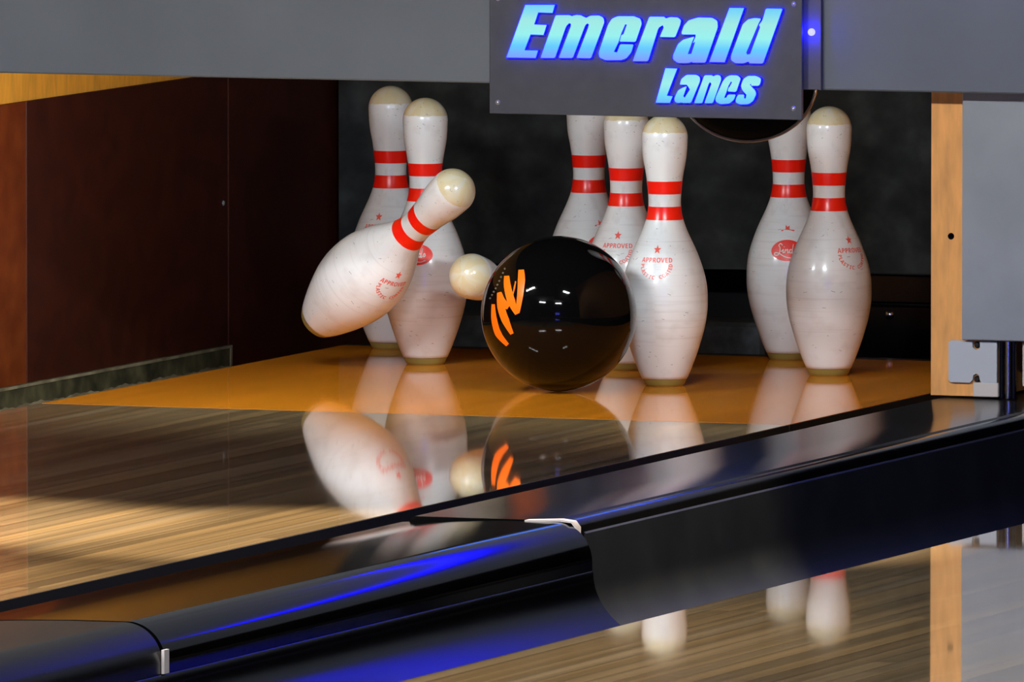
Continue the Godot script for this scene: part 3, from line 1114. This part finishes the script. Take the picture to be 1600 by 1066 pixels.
func make_pin_meshes() -> void:
	var st := begin()
	var pr := pin_profile(0.40, 13.6, 70, 0.0)
	for k in range(1, 19):
		var a := lerpf(asin((13.6 - 13.727) / 1.273), PI / 2, k / 18.0)
		pr.append(Vector2(cos(a) * 1.273, 13.727 + sin(a) * 1.273) * INCH)
	pr[-1].x = 0.0
	pr.insert(0, Vector2(0.0, 0.40 * INCH))
	lathe(st, pr, 56, 0.3)
	pin_mesh.body = st.commit()
	st = begin()
	var ring := [Vector2(0.0, 0.0)]
	ring.append_array(pin_profile(0.0, 0.385, 8, -0.0004))
	ring.append(Vector2(0.0, 0.385 * INCH))
	lathe(st, ring, 56, 0.8)
	pin_mesh.base = st.commit()
	for b in [["low", 9.2, 9.93], ["high", 10.62, 11.33]]:
		st = begin()
		lathe(st, pin_profile(b[1], b[2], 8, 0.00025), 56, 0.3)
		pin_mesh[b[0]] = st.commit()
	# the approval stamp: a star, the word and a ring of small letters below
	st = begin()
	wrap_round(st, word("APPROVED", sans, 0.0066), 0.176, 0.0004)
	var star := star_tris(0.0066, Vector2(0, 0.0175))
	wrap_round(st, star, 0.176, 0.0004)
	var arc_text := "PLASTIC COATED"
	for i in arc_text.length():
		if arc_text[i] == " ":
			continue
		var a := deg_to_rad(lerpf(-176.0, -4.0, i / float(arc_text.length() - 1)))
		wrap_round(st, rotated2(word(arc_text[i], sans, 0.0052), a + PI / 2, Vector2(cos(a) * 0.0225, sin(a) * 0.0205 - 0.003)), 0.176, 0.0004)
	pin_mesh.stamp = st.commit()
	# the maker's oval with white script, and the small crown above it
	st = begin()
	wrap_round(st, ellipse_tris(0.0235, 0.0150), 0.160, 0.0004)
	pin_mesh.oval = st.commit()
	st = begin()
	wrap_round(st, poly_tris(PackedVector2Array([Vector2(-0.009, 0), Vector2(0.010, 0), Vector2(0.010, 0.0018), Vector2(0.003, 0.0026), Vector2(0.003, 0.008), Vector2(0.0, 0.006), Vector2(-0.003, 0.009), Vector2(-0.003, 0.0026), Vector2(-0.009, 0.0018)])), 0.187, 0.0004)
	pin_mesh.crown = st.commit()
	st = begin()
	var mm := 0.001
	var script := [
		[[Vector2(-7, 7), Vector2(-10, 9.5), Vector2(-12.5, 7), Vector2(-10.5, 3.5), Vector2(-10.5, -2), Vector2(-13, -6.5), Vector2(-17.5, -6.5), Vector2(-17, -3.5), Vector2(-11, -4.5), Vector2(-3, -9), Vector2(6, -10.5), Vector2(13, -8)], 1.5],
		[[Vector2(-8.5, -2), Vector2(-5.5, 1.5), Vector2(-6, -3.5), Vector2(-3.5, -2)], 1.3],
		[[Vector2(-4.9, 4.6), Vector2(-4.3, 5.4)], 1.4],
		[[Vector2(-3.5, -3.6), Vector2(-2.6, 1.4), Vector2(-1.5, 0), Vector2(0.6, 1.6), Vector2(0.6, -3.4), Vector2(2.6, -2.2)], 1.3],
		[[Vector2(6.6, 1.0), Vector2(3.6, 0.6), Vector2(3.4, -3.2), Vector2(6.4, -2.2), Vector2(9.0, 9.0), Vector2(6.6, -3.4), Vector2(8.8, -2.6)], 1.3],
		[[Vector2(9.2, -2.6), Vector2(11.6, 1.8), Vector2(12.6, -1.4), Vector2(10.2, -3.4)], 1.3]]
	for s in script:
		var pts := []
		var ws := []
		for q in s[0]:
			pts.append(q * mm)
			ws.append(s[1] * mm)
		wrap_round(st, ribbon(pts, ws, 5), 0.160, 0.0008)
	pin_mesh.script = st.commit()

func make_pin(label: String, look: int, stamp: String, group := "standing pins") -> Node3D:
	var t := thing("bowling_pin", label, "bowling pin", Vector3.ZERO, group)
	part("body", pin_mesh.body, M["pin%d" % look], t)
	var b := part("base_ring", pin_mesh.base, M.olive, t)
	b.set_meta("label", "olive plastic base ring")
	part("neck_band", pin_mesh.high, M.red, t)
	part("neck_band", pin_mesh.low, M.red, t)
	if stamp == "stamp":
		part("approval_stamp", pin_mesh.stamp, M.print_red, t)
	else:
		var o := part("oval_emblem", pin_mesh.oval, M.oval_red, t)
		part("script", pin_mesh.script, M.print_white, o)
		part("crown_mark", pin_mesh.crown, M.print_red, t)
	return t

func make_pins() -> void:
	make_pin_meshes()
	var spots := [
		["leftmost standing pin, at the back behind the toppling pin", -18.0, 31.18, -23.0, "stamp", 0],
		["standing pin directly behind the toppling pin, its emblem half hidden", -12.0, 20.78, -13.0, "oval", 1],
		["standing pin at the back behind the ball, its base hidden", -6.0, 31.18, 22.0, "oval", 2],
		["standing pin between the ball and the frontmost pin, partly covered", 0.0, 20.78, -16.0, "stamp", 0],
		["frontmost standing pin, touching the right side of the ball", 6.0, 10.39, -14.0, "stamp", 1],
		["standing pin at the right back with a full red oval emblem", 6.0, 31.18, -3.0, "oval", 0],
		["rightmost standing pin, in front of the pin with the oval", 12.0, 20.78, 39.0, "stamp", 2]]
	for s in spots:
		var p := make_pin(s[0], s[5], s[4])
		p.position = Vector3(s[1] * INCH, 0.0, -s[2] * INCH)
		p.rotation.y = YAW + deg_to_rad(s[3])
	var to_cam := Vector3(0.345, 0.073, 0.9356)
	var right := Vector3(cos(YAW), 0, -sin(YAW))
	var up := to_cam.cross(right).normalized()
	var c := make_pin("toppling pin knocked over to the right, its base in the air", 2, "stamp", "pins struck by the ball")
	lean(c, Vector3(0.7300, 0.571, 0.372), Vector3(-0.422, 0.066, -0.40), to_cam, 50.0)
	var d := make_pin("flying pin lying behind the ball, only its head showing", 1, "stamp", "pins struck by the ball")
	var ax := (to_cam * 0.92 - right * 0.42 + up * 0.13).normalized()
	lean(d, ax, Vector3(-0.1634, 0.141, -0.3374) - ax * 13.727 * INCH, to_cam, 120.0)

func lean(p: Node3D, ax: Vector3, base: Vector3, to_cam: Vector3, spin: float) -> void:
	ax = ax.normalized()
	var z := (to_cam - ax * to_cam.dot(ax)).normalized()
	z = z.rotated(ax, deg_to_rad(spin))
	p.basis = Basis(ax.cross(z), ax, z)
	p.position = base

# ---------------------------------------------------------------- ball

func make_ball() -> void:
	var r := 0.1085
	var t := thing("bowling_ball", "glossy black bowling ball with an orange brushed emblem", "bowling ball", Vector3(0.051, r + 0.0004, -0.109))
	t.rotation = Vector3(-0.075, YAW, 0)
	var s := SphereMesh.new()
	s.radius = r
	s.height = 2 * r
	s.radial_segments = 96
	s.rings = 48
	part("shell", s, M.ball, t)
	var strokes := [
		[[[400, 335], [402, 420], [392, 540], [370, 690]], [46, 60, 50, 34]],
		[[[356, 430], [346, 480], [332, 545]], [8, 14, 6]],
		[[[282, 385], [288, 470], [318, 590], [366, 700]], [40, 58, 66, 30]],
		[[[222, 520], [246, 600], [300, 640]], [34, 66, 50]],
		[[[222, 525], [236, 640], [272, 750], [326, 862]], [36, 62, 62, 28]],
		[[[172, 618], [180, 740], [214, 860], [290, 952]], [26, 46, 54, 30]]]
	var st := begin()
	for k in strokes.size():
		var pts := []
		var ws := []
		for i in strokes[k][0].size():
			pts.append(Vector2((strokes[k][0][i][0] - 709.0) / 640.0, (693.0 - strokes[k][0][i][1]) / 640.0))
			ws.append(strokes[k][1][i] / 640.0)
		on_ball(st, ribbon(pts, ws, 8), r + 0.0002 + 0.00005 * k)
	obj("orange_emblem", st, M.orange, t)
	st = begin()
	for k in 9:
		var f := k / 8.0
		var p := Vector2(lerpf(270, 150, f), lerpf(320, 560, f) + 12.0 * sin(f * 3.0))
		var q := p + Vector2(-8, 12)
		on_ball(st, ribbon([Vector2((p.x - 709.0) / 640.0, (693.0 - p.y) / 640.0), Vector2((q.x - 709.0) / 640.0, (693.0 - q.y) / 640.0)], [0.022, 0.022], 3), r + 0.0002)
	obj("faint_print", st, M.grey_print, t)

func on_ball(st: SurfaceTool, flat: PackedVector2Array, r: float) -> void:
	for k in range(0, flat.size(), 3):
		var N: Array[Vector3] = []
		for e in 3:
			var q := flat[k + e].limit_length(0.985)
			N.append(Vector3(q.x, q.y, sqrt(1.0 - q.length_squared())))
		if (N[2] - N[0]).cross(N[1] - N[0]).dot(N[0]) < 0.0:
			var s := N[1]
			N[1] = N[2]
			N[2] = s
		for e in 3:
			vert(st, N[e] * r, N[e], Vector2.ZERO)

# ---------------------------------------------------------------- fittings at the right and under the sign

func make_small_things() -> void:
	# pale steel cover panel between the side walls
	var t := thing("metal_screen", "pale grey metal cover panel right of the wooden post", "panel", Vector3(0.97, 0.139, 0.562))
	var st := begin()
	span(st, Vector3(-0.101, 0.0, -0.012), Vector3(0.10, 0.46, 0.0), 0.0012)
	obj("sheet", st, M.steel, t)
	st = begin()
	span(st, Vector3(-0.058, 0.0, -0.03), Vector3(0.10, 0.008, -0.012), 0.001)
	obj("flange", st, M.steel, t)
	# notched bracket plate on the post
	var outline := PackedVector2Array([Vector2(-0.034, 0.003), Vector2(-0.031, 0.0), Vector2(-0.004, 0.0), Vector2(0.0, 0.004), Vector2(0.001, 0.010), Vector2(0.005, 0.0125), Vector2(0.009, 0.010), Vector2(0.010, 0.004), Vector2(0.013, 0.0), Vector2(0.034, 0.0), Vector2(0.034, 0.056), Vector2(0.0105, 0.056), Vector2(0.010, 0.047), Vector2(0.005, 0.044), Vector2(0.0, 0.047), Vector2(-0.0005, 0.056), Vector2(-0.031, 0.056), Vector2(-0.034, 0.053)])
	st = begin()
	sweep_z(st, outline, 0.0, 0.005)
	t = thing("bracket", "light grey notched bracket plate screwed to the wooden post", "bracket", Vector3(0.881, 0.081, 0.5465))
	obj("plate", st, M.bracket, t)
	for y in [0.0045, 0.0505]:
		st = begin()
		lathe(st, [Vector2(0.0, 0.004), Vector2(0.003, 0.0036), Vector2(0.0046, 0.0)], 14)
		var sc := obj("screw", st, M.rubber, t, Vector3(0.005, y, 0.0))
		sc.rotation.x = PI / 2
	st = begin()
	span(st, Vector3(0.8815, 0.0625, 0.5465), Vector3(0.917, 0.0815, 0.552), 0.001)
	var o := obj("stop_block", st, M.white_plate)
	tag(o, "small white block under the notched bracket", "block")
	# rods right of the bracket
	var rods := [[0.9235, 0.0035, "dark"], [0.9325, 0.0045, "chrome"], [0.9405, 0.0032, "dark"]]
	var names := ["dark rod nearest the notched bracket", "bright chrome rod between two dark rods", "dark rod right of the chrome rod"]
	for i in rods.size():
		st = begin()
		var rr: float = rods[i][1]
		lathe(st, [Vector2(0.0, 0.0), Vector2(rr, 0.0), Vector2(rr, 0.0765), Vector2(0.0, 0.0765)], 18)
		o = obj("rod", st, M.chrome if rods[i][2] == "chrome" else mat(Color(0.05, 0.05, 0.09), 0.25, 0.6), self, Vector3(rods[i][0], 0.0615, 0.556))
		tag(o, names[i], "rod", "rods by the bracket")
	st = begin()
	span(st, Vector3(0.949, 0.0775, 0.54), Vector3(1.03, 0.137, 0.546), 0.001)
	o = obj("cover_plate", st, M.white_plate)
	tag(o, "white plate at the right edge below the cover panel", "plate")
	# round black housing under the sign
	t = thing("sensor_housing", "round black housing peeking out below the sign", "housing", Vector3(0.523, 0.474, 0.44))
	st = begin()
	lathe(st, [Vector2(0.0, 0.03), Vector2(0.05, 0.028), Vector2(0.075, 0.022), Vector2(0.088, 0.012), Vector2(0.092, 0.0), Vector2(0.088, -0.02), Vector2(0.0, -0.02)], 64, 0.5)
	var d := obj("dome", st, mat(Color(0.012, 0.012, 0.02), 0.8, 0.0, 0.2), t)
	d.rotation.x = PI / 2
	d.scale = Vector3(1.09, 1.0, 0.9)
	st = begin()
	lathe(st, [Vector2(0.0905, 0.008), Vector2(0.0935, 0.009), Vector2(0.0945, 0.006), Vector2(0.0935, 0.003), Vector2(0.091, 0.002), Vector2(0.0905, 0.008)], 64, 0.5)
	d = obj("rim", st, mat(Color(0.55, 0.50, 0.47), 0.35), t)
	d.rotation.x = PI / 2
	d.scale = Vector3(1.09, 1.0, 0.9)
	st = begin()
	span(st, Vector3(-0.02, 0.06, -0.02), Vector3(0.02, 0.10, 0.1375), 0.002)
	obj("mount", st, M.rubber, t)
	# large blue screen on the wall behind the players, seen as a spark in the ball
	t = thing("wall_screen", "large glowing blue screen on the wall behind the approach", "screen", Vector3(8.0, 1.75, 23.995))
	st = begin()
	span(st, Vector3(-1.45, -0.75, -0.05), Vector3(1.45, 0.75, 0.0), 0.01)
	obj("casing", st, M.rubber, t)
	st = begin()
	span(st, Vector3(-1.4, -0.7, -0.056), Vector3(1.4, 0.7, -0.0505), 0.002)
	obj("screen", st, emit(Color(0.35, 0.4, 1.0), 16.0), t)
	area(t, "screen_light", Vector2(2.8, 1.4), Color(0.35, 0.4, 1.0), 2.0, Vector3(0, 0, -0.08), Vector3(0, 0, -1))
